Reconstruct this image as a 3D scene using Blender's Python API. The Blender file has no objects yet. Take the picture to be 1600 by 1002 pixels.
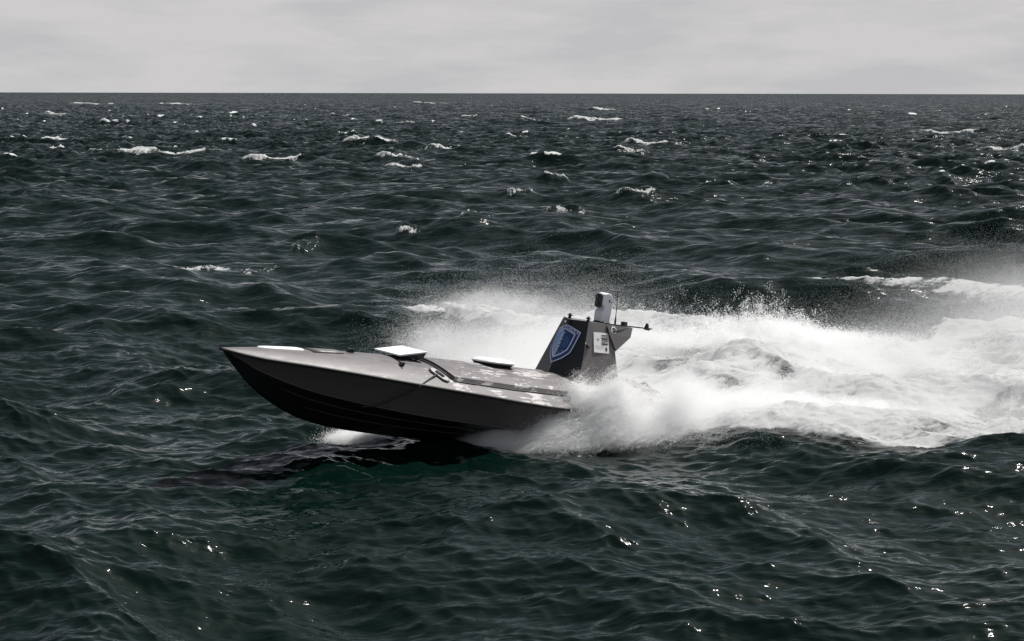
import bpy, bmesh, math, random
import numpy as np
from mathutils import Vector, Matrix
random.seed(3)
rng = np.random.default_rng(7)
S = bpy.context.scene
COL = S.collection

# ------------------------------------------------------------------ camera
CAM_H = 5.7
F_PX = 2700.0
pit = math.atan((501 - 145.5) / F_PX)
rol = math.atan(3 / 1600.0)
fwd = Vector((0, math.cos(pit), -math.sin(pit)))
r0 = Vector((1, 0, 0)); u0 = Vector((0, math.sin(pit), math.cos(pit)))
rgt = r0 * math.cos(rol) + u0 * math.sin(rol)
upv = u0 * math.cos(rol) - r0 * math.sin(rol)
cd = bpy.data.cameras.new('camera'); cam = bpy.data.objects.new('camera', cd); COL.objects.link(cam)
cd.sensor_width = 36; cd.sensor_fit = 'HORIZONTAL'; cd.lens = F_PX / 1600 * 36
cd.clip_start = 0.5; cd.clip_end = 60000
cam.matrix_world = Matrix(((rgt.x, upv.x, -fwd.x, 0), (rgt.y, upv.y, -fwd.y, 0), (rgt.z, upv.z, -fwd.z, CAM_H), (0, 0, 0, 1)))
S.camera = cam

# ------------------------------------------------------------------ light
SUN_EL, SUN_AZ = math.radians(56), math.radians(47)      # azimuth clockwise from +Y (away from the camera)
SUN_E, SKY_E = 5.0, 0.05
w = bpy.data.worlds.new('World'); S.world = w; w.use_nodes = True
nt = w.node_tree; nt.nodes.clear()
def N(t, typ, **kw):
    n = t.nodes.new(typ)
    for k, v in kw.items(): setattr(n, k, v)
    return n
sky = N(nt, 'ShaderNodeTexSky', sky_type='NISHITA', sun_disc=False)
sky.sun_elevation = SUN_EL; sky.sun_rotation = SUN_AZ; sky.altitude = 0; sky.air_density = 1; sky.dust_density = 1.5
geo = N(nt, 'ShaderNodeTexCoord')
sep = N(nt, 'ShaderNodeSeparateXYZ'); nt.links.new(geo.outputs['Generated'], sep.inputs[0])
mp = N(nt, 'ShaderNodeMapping'); mp.inputs['Scale'].default_value = (5, 5, 26)
nt.links.new(geo.outputs['Generated'], mp.inputs[0])
nz = N(nt, 'ShaderNodeTexNoise'); nz.inputs['Scale'].default_value = 1.6; nz.inputs['Detail'].default_value = 6; nz.inputs['Roughness'].default_value = .55
nt.links.new(mp.outputs[0], nz.inputs[0])
cr = N(nt, 'ShaderNodeValToRGB')
cr.color_ramp.elements[0].position = .38; cr.color_ramp.elements[0].color = (9.0, 9.0, 9.25, 1)
cr.color_ramp.elements[1].position = .56; cr.color_ramp.elements[1].color = (10.5, 10.25, 10.3, 1)
nt.links.new(nz.outputs[0], cr.inputs[0])
er = N(nt, 'ShaderNodeMapRange'); er.inputs['From Min'].default_value = .075; er.inputs['From Max'].default_value = .26
er.inputs['To Min'].default_value = 1.0; er.inputs['To Max'].default_value = .05
nt.links.new(sep.outputs['Z'], er.inputs[0])
mx = N(nt, 'ShaderNodeMix', data_type='RGBA')
nt.links.new(er.outputs[0], mx.inputs['Factor']); nt.links.new(cr.outputs[0], mx.inputs['B'])
hs_ = N(nt, 'ShaderNodeHueSaturation'); hs_.inputs['Saturation'].default_value = .45; nt.links.new(sky.outputs[0], hs_.inputs['Color']); nt.links.new(hs_.outputs[0], mx.inputs['A'])
bg = N(nt, 'ShaderNodeBackground'); bg.inputs['Strength'].default_value = SKY_E
nt.links.new(mx.outputs['Result'], bg.inputs[0])
wo = N(nt, 'ShaderNodeOutputWorld'); nt.links.new(bg.outputs[0], wo.inputs[0])
sl = bpy.data.lights.new('sun', 'SUN'); sun = bpy.data.objects.new('sun', sl); COL.objects.link(sun)
sl.energy = SUN_E; sl.angle = math.radians(.53); sl.color = (1, .98, .945)
sdir = Vector((math.sin(SUN_AZ) * math.cos(SUN_EL), math.cos(SUN_AZ) * math.cos(SUN_EL), math.sin(SUN_EL)))
sun.rotation_euler = sdir.to_track_quat('Z', 'Y').to_euler()
S.view_settings.view_transform = 'Standard'; S.view_settings.look = 'None'
S.view_settings.exposure = .22; S.view_settings.gamma = 1; S.view_settings.use_curve_mapping = False
S.render.engine = 'CYCLES'
S.cycles.max_bounces = 12; S.cycles.diffuse_bounces = 8; S.cycles.glossy_bounces = 3
S.cycles.transparent_max_bounces = 24; S.cycles.volume_bounces = 2
S.cycles.use_denoising = True; S.cycles.sample_clamp_direct = 8; S.cycles.sample_clamp_indirect = 4

# ------------------------------------------------------------------ helpers
def mat(name):
    m = bpy.data.materials.new(name); m.use_nodes = True
    t = m.node_tree; p = t.nodes['Principled BSDF']; return m, t, p
def simple(name, col, rough=.5, metal=0, spec=.5, bump=0, bscale=40, var=.0):
    m, t, p = mat(name)
    p.inputs['Base Color'].default_value = (*col, 1); p.inputs['Roughness'].default_value = rough
    p.inputs['Metallic'].default_value = metal; p.inputs['Specular IOR Level'].default_value = spec
    if bump or var:
        tc = N(t, 'ShaderNodeTexCoord'); n = N(t, 'ShaderNodeTexNoise'); n.inputs['Scale'].default_value = bscale; n.inputs['Detail'].default_value = 5
        t.links.new(tc.outputs['Object'], n.inputs[0])
        if bump:
            b = N(t, 'ShaderNodeBump'); b.inputs['Strength'].default_value = bump; b.inputs['Distance'].default_value = .01
            t.links.new(n.outputs[0], b.inputs['Height']); t.links.new(b.outputs[0], p.inputs['Normal'])
        if var:
            r = N(t, 'ShaderNodeMapRange'); r.inputs['To Min'].default_value = max(.03, rough - var); r.inputs['To Max'].default_value = rough + var
            t.links.new(n.outputs[0], r.inputs[0]); t.links.new(r.outputs[0], p.inputs['Roughness'])
    return m
def mesh_obj(name, verts, faces, m, parent=None, smooth=False):
    me = bpy.data.meshes.new(name); me.from_pydata([tuple(v) for v in verts], [], faces); me.update()
    o = bpy.data.objects.new(name, me); COL.objects.link(o)
    if m: me.materials.append(m)
    if parent: o.parent = parent
    if smooth: me.polygons.foreach_set('use_smooth', [True] * len(me.polygons))
    return o
def fix_normals(o):
    bm = bmesh.new(); bm.from_mesh(o.data); bmesh.ops.remove_doubles(bm, verts=bm.verts, dist=1e-5)
    bmesh.ops.recalc_face_normals(bm, faces=bm.faces); bm.to_mesh(o.data); bm.free(); return o
def bevel(o, width, seg=2, angle=35):
    bm = bmesh.new(); bm.from_mesh(o.data)
    es = [e for e in bm.edges if len(e.link_faces) == 2 and e.calc_face_angle(0) > math.radians(angle)]
    bmesh.ops.bevel(bm, geom=es, offset=width, segments=seg, profile=.6, affect='EDGES', clamp_overlap=True)
    bm.to_mesh(o.data); bm.free(); return o
def grid_mesh(name, X, Y, Z, m, smooth=True, keep=None, attrs=None, parent=None):
    """X, Y, Z arrays of shape (rows, cols) -> one mesh of quads."""
    R, Cc = X.shape
    co = np.stack([X, Y, Z], -1).reshape(-1, 3).astype(np.float32)
    idx = np.arange(R * Cc, dtype=np.int32).reshape(R, Cc)
    q = np.stack([idx[:-1, :-1], idx[:-1, 1:], idx[1:, 1:], idx[1:, :-1]], -1).reshape(-1, 4)
    if keep is not None:
        k = keep.reshape(-1)
        q = q[k[q].all(1)]
        used = np.unique(q); rem = np.full(R * Cc, -1, np.int32); rem[used] = np.arange(len(used), dtype=np.int32)
        q = rem[q]; co = co[used]
    else: used = None
    me = bpy.data.meshes.new(name)
    me.vertices.add(len(co)); me.vertices.foreach_set('co', co.reshape(-1))
    me.loops.add(q.size); me.loops.foreach_set('vertex_index', q.reshape(-1))
    me.polygons.add(len(q)); me.polygons.foreach_set('loop_start', np.arange(0, q.size, 4, dtype=np.int32))
    me.update(calc_edges=True)
    if smooth: me.polygons.foreach_set('use_smooth', np.ones(len(q), bool))
    for k_, v in (attrs or {}).items():
        a = me.attributes.new(k_, 'FLOAT', 'POINT'); v = v.reshape(-1)
        a.data.foreach_set('value', (v if used is None else v[used]).astype(np.float32))
    me.validate(); me.update()
    o = bpy.data.objects.new(name, me); COL.objects.link(o)
    if m: me.materials.append(m)
    if parent: o.parent = parent
    return o

# ------------------------------------------------------------------ sea: spectrum tiles
def fbm_tile(n, beta, seed, ax=1., ay=1.):
    r = np.random.default_rng(seed)
    kx = np.fft.fftfreq(n)[None, :] * n * ax; ky = np.fft.fftfreq(n)[:, None] * n * ay
    k = np.sqrt(kx ** 2 + ky ** 2); k[0, 0] = 1e9
    h = np.fft.ifft2((r.normal(size=(n, n)) + 1j * r.normal(size=(n, n))) * k ** (-beta / 2 - .5)).real
    return ((h - h.mean()) / h.std()).astype(np.float32)
def sample(F, x, y, L):
    """bilinear periodic sample of F[n,n,...] whose tile is L metres wide"""
    n = F.shape[0]
    fx = (x / L) * n; fy = (y / L) * n
    ix = np.floor(fx); iy = np.floor(fy)
    tx = (fx - ix).astype(np.float32); ty = (fy - iy).astype(np.float32)
    ix = ix.astype(np.int64) % n; iy = iy.astype(np.int64) % n
    jx = (ix + 1) % n; jy = (iy + 1) % n
    if F.ndim == 3: tx = tx[..., None]; ty = ty[..., None]
    return (F[iy, ix] * (1 - tx) + F[iy, jx] * tx) * (1 - ty) + (F[jy, ix] * (1 - tx) + F[jy, jx] * tx) * ty
WDIR = math.radians(250)          # waves run toward the camera, a little to its left
KP = 2 * math.pi / 8.5
def cascade(n, L, lmin, lmax, seed, rms=None, chop=1.0, fall=4.0, spread=3.):
    r = np.random.default_rng(seed)
    k1 = np.fft.fftfreq(n, L / n) * 2 * np.pi
    kx = k1[None, :]; ky = k1[:, None]; k = np.sqrt(kx ** 2 + ky ** 2); k[0, 0] = 1e-6
    band = 1 / (1 + (2 * np.pi / lmax / k) ** 8) / (1 + (k * lmin / 2 / np.pi) ** 8)
    ph = np.arctan2(ky, kx) - WDIR
    D = .06 + np.maximum(0, np.cos(ph)) ** (2 * spread)
    Sp = k ** (-fall) * np.exp(-1.25 * (KP / k) ** 2) * D * band
    Sp[0, 0] = 0
    H = (r.normal(size=(n, n)) + 1j * r.normal(size=(n, n))) * np.sqrt(Sp)
    z = np.fft.ifft2(H).real
    sc = rms / z.std()
    H *= sc
    g = lambda A: np.fft.ifft2(A).real.astype(np.float32)
    ik = 1j / k
    dx = g(H * ik * kx) * chop; dy = g(H * ik * ky) * chop
    dxx = g(-H * kx * kx / k) * chop; dyy = g(-H * ky * ky / k) * chop; dxy = g(-H * kx * ky / k) * chop
    return np.stack([g(H), dx, dy, dxx, dyy, dxy], -1), L
CA = cascade(1024, 173., 6., 60., 11, rms=.20, chop=1.1, spread=2.)
CB = cascade(1024, 43.7, .9, 6., 12, rms=.15, chop=.85, fall=3.8, spread=.9)
CC = cascade(768, 12.7, .16, .9, 13, rms=.030, chop=.7, fall=3.7, spread=1.1)
T1 = fbm_tile(1024, 1.6, 21); T2 = fbm_tile(512, 2.4, 22); T3 = fbm_tile(1024, 1.0, 23, .45, 1.6)

AFT = np.array([.766, .643]); PORT = np.array([.643, -.766]); CONTACT = np.array([-1.15, 27.7])
def sstep(a, b, v):
    t = np.clip((v - a) / (b - a), 0, 1); return t * t * (3 - 2 * t)
def seg_dist(x, y, pts):
    """distance to a polyline and the parameter (0..1) of the closest point"""
    best = np.full(x.shape, 1e9); par = np.zeros(x.shape); n = len(pts) - 1
    for i in range(n):
        ax, ay = pts[i]; bx, by = pts[i + 1]; vx, vy = bx - ax, by - ay
        t = np.clip(((x - ax) * vx + (y - ay) * vy) / (vx * vx + vy * vy), 0, 1)
        d = np.hypot(x - ax - t * vx, y - ay - t * vy)
        m_ = d < best; best = np.where(m_, d, best); par = np.where(m_, (i + t) / n, par)
    return best, par
WAKE_POLY = [(-0.75, 26.9), (-0.3, 27.0), (0.32, 27.83), (1.08, 28.5), (2.18, 28.7), (3.2, 28.2), (4.21, 27.8), (5.15, 27.3), (6.14, 27.1),  # outline traced in image pixels, projected onto the water plane, partly adjusted by hand
             (7.23, 27.2), (9.3, 26.3), (11.5, 26.0), (19.5, 50.5), (15.0, 50.5), (14.8, 47), (12.9, 43),
             (9.68, 40.2), (8.44, 38.9), (7.11, 38.9), (2.94, 39.6), (1.54, 41.25), (-0.63, 42.28), (-2.71, 42.74), (-2.5, 41.9), (-0.89, 39.6),
             (-.2, 36.37), (-1.3, 29.15)]
def poly_sd(x, y, poly):
    d = np.full(x.shape, 1e9); ins = np.zeros(x.shape, bool); n = len(poly)
    for i in range(n):
        ax, ay = poly[i]; bx, by = poly[(i + 1) % n]; vx, vy = bx - ax, by - ay
        t = np.clip(((x - ax) * vx + (y - ay) * vy) / (vx * vx + vy * vy), 0, 1)
        d = np.minimum(d, np.hypot(x - ax - t * vx, y - ay - t * vy))
        c = ((ay > y) != (by > y)) & (x < (bx - ax) * (y - ay) / (by - ay + 1e-12) + ax); ins ^= c
    return np.where(ins, d, -d)
RIDGE = [(2.6, 31.0), (3.66, 32.6), (4.99, 35.0), (6.66, 35.6), (8.6, 35.6)]
FAR_RIDGE = [(9.3, 51.6), (12.0, 50.6), (15.2, 49.8), (21, 49.2)]
# breaking crests: x, y, length, height, skew
BREAKERS = []  # positions and lengths below were converted from image pixels, then pasted as metres
def px_ground(u, v, z=.35):
    d = fwd + rgt * ((u - 800) / F_PX) + upv * ((501 - v) / F_PX)
    t = (z - CAM_H) / d.z; return d.x * t, d.y * t
def breaker(x, y, length, height, label, width=1.0, tilt=0., amount=1.0): BREAKERS.append((x, y, length, height, label, width, tilt, amount))
breaker(-32.0, 156.5, 10.5, 0.75, 'longest bright white breaking crest far left, rolling below the horizon', 1.5, 0, 1.1)
breaker(-19.3, 142.8, 6.5, 0.45, 'low thin white breaker just right of the longest far-left crest', 1.0, 0, 0.95)
breaker(-15.4, 191.1, 7.7, 0.75, 'curling white breaker behind the thin low one, its left end spilling down', 1.2, 0, 1.0)
breaker(-9.3, 146.2, 3.9, 0.55, 'short dense white breaker in front of the curling one, left of centre', 1.1, 0, 1.0)
breaker(-5.0, 173.0, 8.2, 0.5, 'broad patchy sheet of white foam right of the short dense breaker', 1.9, 0, 0.72)
breaker(17.5, 363.1, 10.9, 1.0, 'rounded bright whitecap standing alone near the horizon above the boat mast', 2.2, 0, 1.05)
breaker(0.9, 216.6, 3.2, 0.5, 'small whitecap between the rounded far crest and the patchy foam', 1.0, 0, 0.9)
breaker(15.5, 191.4, 6.1, 0.6, 'long rising whitecap right of the mast with a sparkling right end', 1.2, 0, 0.95)
breaker(11.1, 163.8, 2.9, 0.4, 'low whitecap just in front of the long rising one right of the mast', 1.1, 0, 0.9)
breaker(63.3, 253.0, 8.9, 0.5, 'pale whitecap at the far right below the horizon', 1.4, 0, 0.9)
breaker(49.8, 174.3, 3.7, 0.5, 'broken whitecap touching the right edge of the view far out', 1.3, 0, 0.9)
breaker(6.6, 91.9, 2.3, 0.4, 'ragged white crest right of the mast, halfway to the horizon', 0.7, 0, 0.8)
breaker(2.5, 81.7, 1.9, 0.38, 'dark rounded wave with a speckled foam lip straight above the mast', 0.7, 0, 0.62)
breaker(0.4, 94.8, 1.3, 0.4, 'small steep speckled crest above the boat, left of the mast', 0.7, 0, 0.72)
breaker(-1.7, 78.3, 1.2, 0.3, 'low speckled foam lip above the boat deck in the middle distance', 0.6, 0, 0.65)
breaker(12.9, 108.6, 1.4, 0.45, 'small sparkling crest well right of the mast in the middle distance', 0.8, 0, 0.8)
breaker(26.8, 144.0, 1.4, 0.35, 'tiny bright whitecap in the right middle distance', 0.8, 0, 0.9)
breaker(16.3, 109.8, 1.1, 0.3, 'tiny slanting fleck of foam right of the sparkling crest', 0.7, 0, 0.8)
breaker(-197.6, 816.4, 19.0, 1.2, 'thick whitecap streak on the horizon at far left', 3.0, 0, 1.05)
breaker(-151.6, 800.1, 16.9, 1.0, 'whitecap streak on the horizon, second from the left', 2.8, 0, 0.95)
breaker(-112.1, 429.1, 6.3, 0.7, 'small whitecap below the thick horizon streak at far left', 1.6, 0, 0.9)
breaker(-23.2, 334.2, 7.1, 0.7, 'thin whitecap line near the horizon left of centre', 1.3, 0, 0.9)
breaker(-43.5, 893.4, 18.9, 1.0, 'broken whitecap line at the horizon just left of centre', 2.6, 0, 0.9)
breaker(30.2, 581.0, 9.4, 0.8, 'whitecap streak beyond the rounded far crest', 2.4, 0, 0.95)
breaker(-9.4, 56.1, 2.5, 0.1, 'thin patch of old lacy foam left of centre, dying out', 1.1, 0, 0.62)
breaker(-4.5, 69.8, 0.9, 0.2, 'thin low foam lip above the far spray plume', 0.5, 0, 0.7)
breaker(2.2, 71.7, 0.9, 0.2, 'small foam lip to the right above the spray plume', 0.5, 0, 0.8)
breaker(-54.7, 208.3, 3.4, 0.4, 'small whitecap left of the longest far-left crest', 1.1, 0, 0.9)
breaker(-46.8, 177.9, 1.8, 0.35, 'dense little whitecap just in front of another at far left', 1.2, 0, 1.0)
breaker(-71.1, 309.2, 5.0, 0.6, 'small white crest above the longest far-left breaker', 1.2, 0, 0.95)
breaker(-42.7, 431.9, 5.2, 0.6, 'thin whitecap left of the longer line near the horizon, left of centre', 1.2, 0, 0.9)
breaker(-10.1, 411.1, 3.9, 0.6, 'tiny humped whitecap near the horizon, left of the rounded far crest', 1.4, 0, 0.95)
breaker(4.5, 369.1, 6.0, 0.6, 'sparkling low whitecap just left of the rounded far crest', 1.2, 0, 0.85)
breaker(2.9, 110.4, 1.6, 0.35, 'faint speckled foam line above the speckled wave over the mast', 0.7, 0, 0.75)
breaker(-8.4, 131.5, 2.8, 0.35, 'spilled foam at the foot of the short dense breaker', 0.9, 0, 0.7)
breaker(2.9, 163.3, 2.6, 0.3, 'thin trailing foam line right of the patchy white sheet', 0.6, 0, 0.8)
breaker(-7.5, 61.8, 0.6, 0.2, 'tiny foam fleck on the dark water above the bow', 0.5, 0, 0.8)

def sea_pos(x0, y0, detail=True):
    x0 = np.asarray(x0, np.float64); y0 = np.asarray(y0, np.float64)
    d = np.hypot(x0, y0)
    A = sample(CA[0], x0 + 31, y0 + 12, CA[1]); B = sample(CB[0], x0 + .3 * y0 * 0, y0, CB[1])
    bd = np.hypot(x0 + .2 - 1.5, y0 - 29.3)
    calm = (1 - .62 * (1 - sstep(3., 8., bd))) * (1 - .6 * np.exp(-((x0 - 9.5) / 3.5) ** 2 - ((y0 - 26.) / 2.5) ** 2))
    fb = 1 - .75 * sstep(300, 900, d)
    fa = calm * (1 - .35 * sstep(400, 1500, d))
    gust = (.85 + .35 * np.tanh(sample(T2, x0, y0 * .6, 260.)))
    fb = fb * gust * (1 - .3 * (1 - sstep(2, 6, bd)))
    dx = A[..., 1] * fa + B[..., 1] * fb; dy = A[..., 2] * fa + B[..., 2] * fb; z = A[..., 0] * fa + B[..., 0] * fb
    if detail:
        Cc = sample(CC[0], x0, y0, CC[1]); fc = (1 - sstep(28, 75, d)) * gust
        z = z + Cc[..., 0] * fc; dx = dx + Cc[..., 1] * fc; dy = dy + Cc[..., 2] * fc
    jxx = 1 + A[..., 3] * fa + B[..., 3] * fb; jyy = 1 + A[..., 4] * fa + B[..., 4] * fb; jxy = A[..., 5] * fa + B[..., 5] * fb
    J = jxx * jyy - jxy ** 2
    for (bx, by, L, h, lab, wd, tl, am) in BREAKERS:
        m_ = (np.abs(x0 - bx) < L) & (np.abs(y0 - by) < 8 * wd + 2)
        if not m_.any(): continue
        s = x0[m_] - bx; n = y0[m_] - by - tl * s - .35 * wd * sample(T2, s + bx * 3.1, s * 0 + by, L * 3.)
        env = np.exp(-(s / (L * .55)) ** 4)
        prof = np.where(n < 0, np.exp(-(n / (.9 * wd + .3)) ** 2), np.exp(-(n / (2.2 * wd + .6)) ** 2))
        z[m_] += h * env * prof * (.8 + .2 * sample(T2, s, n, L * 1.3))
    m_ = (d < 75) & (y0 > 24)
    if m_.any():
        xx, yy = x0[m_], y0[m_]
        dd, pp = seg_dist(xx, yy, RIDGE); add = .42 * np.exp(-(dd / .95) ** 2) * np.minimum(1, np.minimum(pp * 5, (1 - pp) * 4))
        dd, pp = seg_dist(xx, yy, FAR_RIDGE); add += .16 * np.exp(-(dd / 1.0) ** 2) * np.minimum(1, pp * 5)
        z[m_] += add
    return x0 + dx, y0 + dy, z, J

def build_sea():
    rs = [7.0]
    while rs[-1] < 14: rs.append(rs[-1] * 1.008)
    while rs[-1] < 42: rs.append(rs[-1] * 1.0023)
    while rs[-1] < 240: rs.append(rs[-1] * 1.005)
    while rs[-1] < 800: rs.append(rs[-1] * 1.006)
    while rs[-1] < 1500: rs.append(rs[-1] * 1.010)
    while rs[-1] < 30000: rs.append(rs[-1] * 1.03)
    r = np.array(rs)
    core = np.linspace(-20.5, 20.5, 900)
    side = 20.5 + np.cumsum(.08 * 1.085 ** np.arange(48))
    th = np.radians(np.concatenate([-side[::-1], core, side]))
    Rr, T = np.meshgrid(r, th, indexing='ij')
    x0 = Rr * np.sin(T); y0 = Rr * np.cos(T)
    X, Y, Z, J = sea_pos(x0, y0)
    Z = Z * (1 - sstep(6000, 15000, Rr))
    thr = .42 + .08 * sstep(70, 130, Rr) - .06 * sstep(150, 200, Rr) + .12 * sstep(230, 420, Rr) + .10 * sstep(500, 900, Rr)
    Js = J.copy()                       # foam is drawn out along the crests
    for i, rr in enumerate(r):
        cell = rr * math.radians(41 / 900.); k = int(np.clip(1.1 / cell, 2, 12))
        if rr > 60:
            c = np.concatenate([[0], np.cumsum(J[i])]); n_ = J.shape[1]
            lo = np.clip(np.arange(n_) - k, 0, n_); hi = np.clip(np.arange(n_) + k + 1, 0, n_); Js[i] = .5 * J[i] + .5 * (c[hi] - c[lo]) / (hi - lo)
    foam = sstep(0, .26, thr - Js)
    pat = sample(T2, x0, y0, 90.)
    foam *= sstep(-.6, .9, pat + .25 * sstep(80, 300, Rr)) * np.clip(.62 + .38 * sample(T1, x0 * .5, y0, 9. ), .0, 1.1)
    return grid_mesh('sea', X, Y, Z, M['water'], attrs={'foam': foam})

# ------------------------------------------------------------------ materials
M = {}
def foam_shader(t, density_socket, scale=1.0):
    """white foam: diffuse with light coming through; returns closure socket and the mask socket"""
    tc = N(t, 'ShaderNodeTexCoord')
    n1 = N(t, 'ShaderNodeTexNoise'); n1.inputs['Scale'].default_value = 2.2 * scale; n1.inputs['Detail'].default_value = 9; n1.inputs['Roughness'].default_value = .68; n1.inputs['Distortion'].default_value = .6
    mpr = N(t, 'ShaderNodeMapping'); mpr.inputs['Rotation'].default_value = (0, 0, math.radians(-30)); t.links.new(tc.outputs['Object'], mpr.inputs[0])
    mpn = N(t, 'ShaderNodeMapping'); mpn.inputs['Scale'].default_value = (.5, 1.15, 1.0)
    t.links.new(mpr.outputs[0], mpn.inputs[0]); t.links.new(mpn.outputs[0], n1.inputs[0])
    sub = N(t, 'ShaderNodeMath', operation='ADD'); t.links.new(n1.outputs[0], sub.inputs[0]); t.links.new(density_socket, sub.inputs[1])
    mr = N(t, 'ShaderNodeMapRange', interpolation_type='SMOOTHSTEP'); mr.inputs['From Min'].default_value = .82; mr.inputs['From Max'].default_value = 1.12
    t.links.new(sub.outputs[0], mr.inputs[0])
    n2 = N(t, 'ShaderNodeTexNoise'); n2.inputs['Scale'].default_value = 9 * scale; n2.inputs['Detail'].default_value = 8; n2.inputs['Roughness'].default_value = .7
    t.links.new(mpn.outputs[0], n2.inputs[0])
    b = N(t, 'ShaderNodeBump'); b.inputs['Strength'].default_value = 1; b.inputs['Distance'].default_value = .05
    t.links.new(n2.outputs[0], b.inputs['Height'])
    d = N(t, 'ShaderNodeBsdfDiffuse'); d.inputs[0].default_value = (.80, .81, .805, 1); t.links.new(b.outputs[0], d.inputs['Normal'])
    tr = N(t, 'ShaderNodeBsdfTranslucent'); tr.inputs[0].default_value = (.88, .90, .89, 1)
    mix = N(t, 'ShaderNodeMixShader'); mix.inputs[0].default_value = .45
    t.links.new(d.outputs[0], mix.inputs[1]); t.links.new(tr.outputs[0], mix.inputs[2])
    return mix.outputs[0], mr.outputs[0]
def make_water():
    m, t, p = mat('sea_water')
    p.inputs['Base Color'].default_value = (.0015, .0080, .0058, 1); p.inputs['Roughness'].default_value = .045
    p.inputs['IOR'].default_value = 1.333; p.inputs['Specular IOR Level'].default_value = .5
    tc = N(t, 'ShaderNodeTexCoord')
    def noise(sc, det, scale3):
        mpn = N(t, 'ShaderNodeMapping'); mpn.inputs['Scale'].default_value = scale3; mpn.inputs['Rotation'].default_value = (0, 0, math.radians(12))
        t.links.new(tc.outputs['Object'], mpn.inputs[0])
        n = N(t, 'ShaderNodeTexNoise'); n.inputs['Scale'].default_value = sc; n.inputs['Detail'].default_value = det; n.inputs['Roughness'].default_value = .55
        n.inputs['Distortion'].default_value = .4
        t.links.new(mpn.outputs[0], n.inputs[0]); return n
    na = noise(2.6, 2, (.6, 1.4, 1)); nb = noise(9., 2, (.7, 1.3, 1))
    b1 = N(t, 'ShaderNodeBump'); b1.inputs['Strength'].default_value = 1; b1.inputs['Distance'].default_value = .05
    b2 = N(t, 'ShaderNodeBump'); b2.inputs['Strength'].default_value = 1; b2.inputs['Distance'].default_value = .008
    t.links.new(na.outputs[0], b1.inputs['Height']); t.links.new(nb.outputs[0], b2.inputs['Height']); t.links.new(b1.outputs[0], b2.inputs['Normal'])
    # unresolved wavelets: random facet slopes that do not average away with distance
    def vm(op, a, b_=None, sc=None):
        v = N(t, 'ShaderNodeVectorMath', operation=op); t.links.new(a, v.inputs[0])
        if b_ is not None:
            if isinstance(b_, tuple): v.inputs[1].default_value = b_
            else: t.links.new(b_, v.inputs[1])
        if sc is not None:
            if isinstance(sc, float): v.inputs['Scale'].default_value = sc
            else: t.links.new(sc, v.inputs['Scale'])
        return v.outputs[0]
    s1 = noise(2.2, 2, (.6, 1.5, 1)); s2 = noise(.45, 3, (.5, 1.6, 1))
    a1 = vm('SCALE', vm('SUBTRACT', s1.outputs['Color'], (.5, .5, .5)), sc=1.5)
    a2 = vm('SCALE', vm('SUBTRACT', s2.outputs['Color'], (.5, .5, .5)), sc=1.0)
    ln = N(t, 'ShaderNodeVectorMath', operation='LENGTH'); t.links.new(tc.outputs['Object'], ln.inputs[0])
    fr = N(t, 'ShaderNodeMapRange'); fr.inputs['From Min'].default_value = 18; fr.inputs['From Max'].default_value = 160; fr.inputs['To Min'].default_value = .36; fr.inputs['To Max'].default_value = 1
    t.links.new(ln.outputs['Value'], fr.inputs[0])
    aa = vm('MULTIPLY', vm('SCALE', vm('ADD', a1, a2), sc=fr.outputs[0]), (1., 1., 0.))
    gi = N(t, 'ShaderNodeNewGeometry')      # of many small facets the ones turned to the viewer show most
    ib = vm('MULTIPLY', vm('SCALE', gi.outputs['Incoming'], sc=fr.outputs[0]), (.30, .30, 0.))
    nn = vm('NORMALIZE', vm('ADD', b2.outputs[0], vm('ADD', aa, ib)))
    t.links.new(nn, p.inputs['Normal'])
    at = N(t, 'ShaderNodeAttribute', attribute_name='foam')
    sh, mask = foam_shader(t, at.outputs['Fac'])
    mm = N(t, 'ShaderNodeMath', operation='MULTIPLY'); t.links.new(mask, mm.inputs[0])
    g = N(t, 'ShaderNodeMath', operation='GREATER_THAN'); g.inputs[1].default_value = .02; t.links.new(at.outputs['Fac'], g.inputs[0]); t.links.new(g.outputs[0], mm.inputs[1])
    mix = N(t, 'ShaderNodeMixShader'); t.links.new(mm.outputs[0], mix.inputs[0]); t.links.new(p.outputs[0], mix.inputs[1]); t.links.new(sh, mix.inputs[2])
    t.links.new(mix.outputs[0], t.nodes['Material Output'].inputs[0])
    return m
def make_foam():
    m, t, p = mat('white_foam'); t.nodes.remove(p)
    at = N(t, 'ShaderNodeAttribute', attribute_name='foam')
    sh, mask = foam_shader(t, at.outputs['Fac'])
    tp = N(t, 'ShaderNodeBsdfTransparent')
    mix = N(t, 'ShaderNodeMixShader'); t.links.new(mask, mix.inputs[0]); t.links.new(tp.outputs[0], mix.inputs[1]); t.links.new(sh, mix.inputs[2])
    t.links.new(mix.outputs[0], t.nodes['Material Output'].inputs[0]); return m
def make_drops():
    m, t, p = mat('spray_drops'); t.nodes.remove(p)
    d = N(t, 'ShaderNodeBsdfDiffuse'); d.inputs[0].default_value = (.95, .952, .952, 1)
    tr = N(t, 'ShaderNodeBsdfTranslucent'); tr.inputs[0].default_value = (.95, .952, .952, 1)
    mix = N(t, 'ShaderNodeMixShader'); mix.inputs[0].default_value = .66
    t.links.new(d.outputs[0], mix.inputs[1]); t.links.new(tr.outputs[0], mix.inputs[2])
    t.links.new(mix.outputs[0], t.nodes['Material Output'].inputs[0]); return m
M['water'] = make_water(); M['foam'] = make_foam(); M['drops'] = make_drops()
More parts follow.
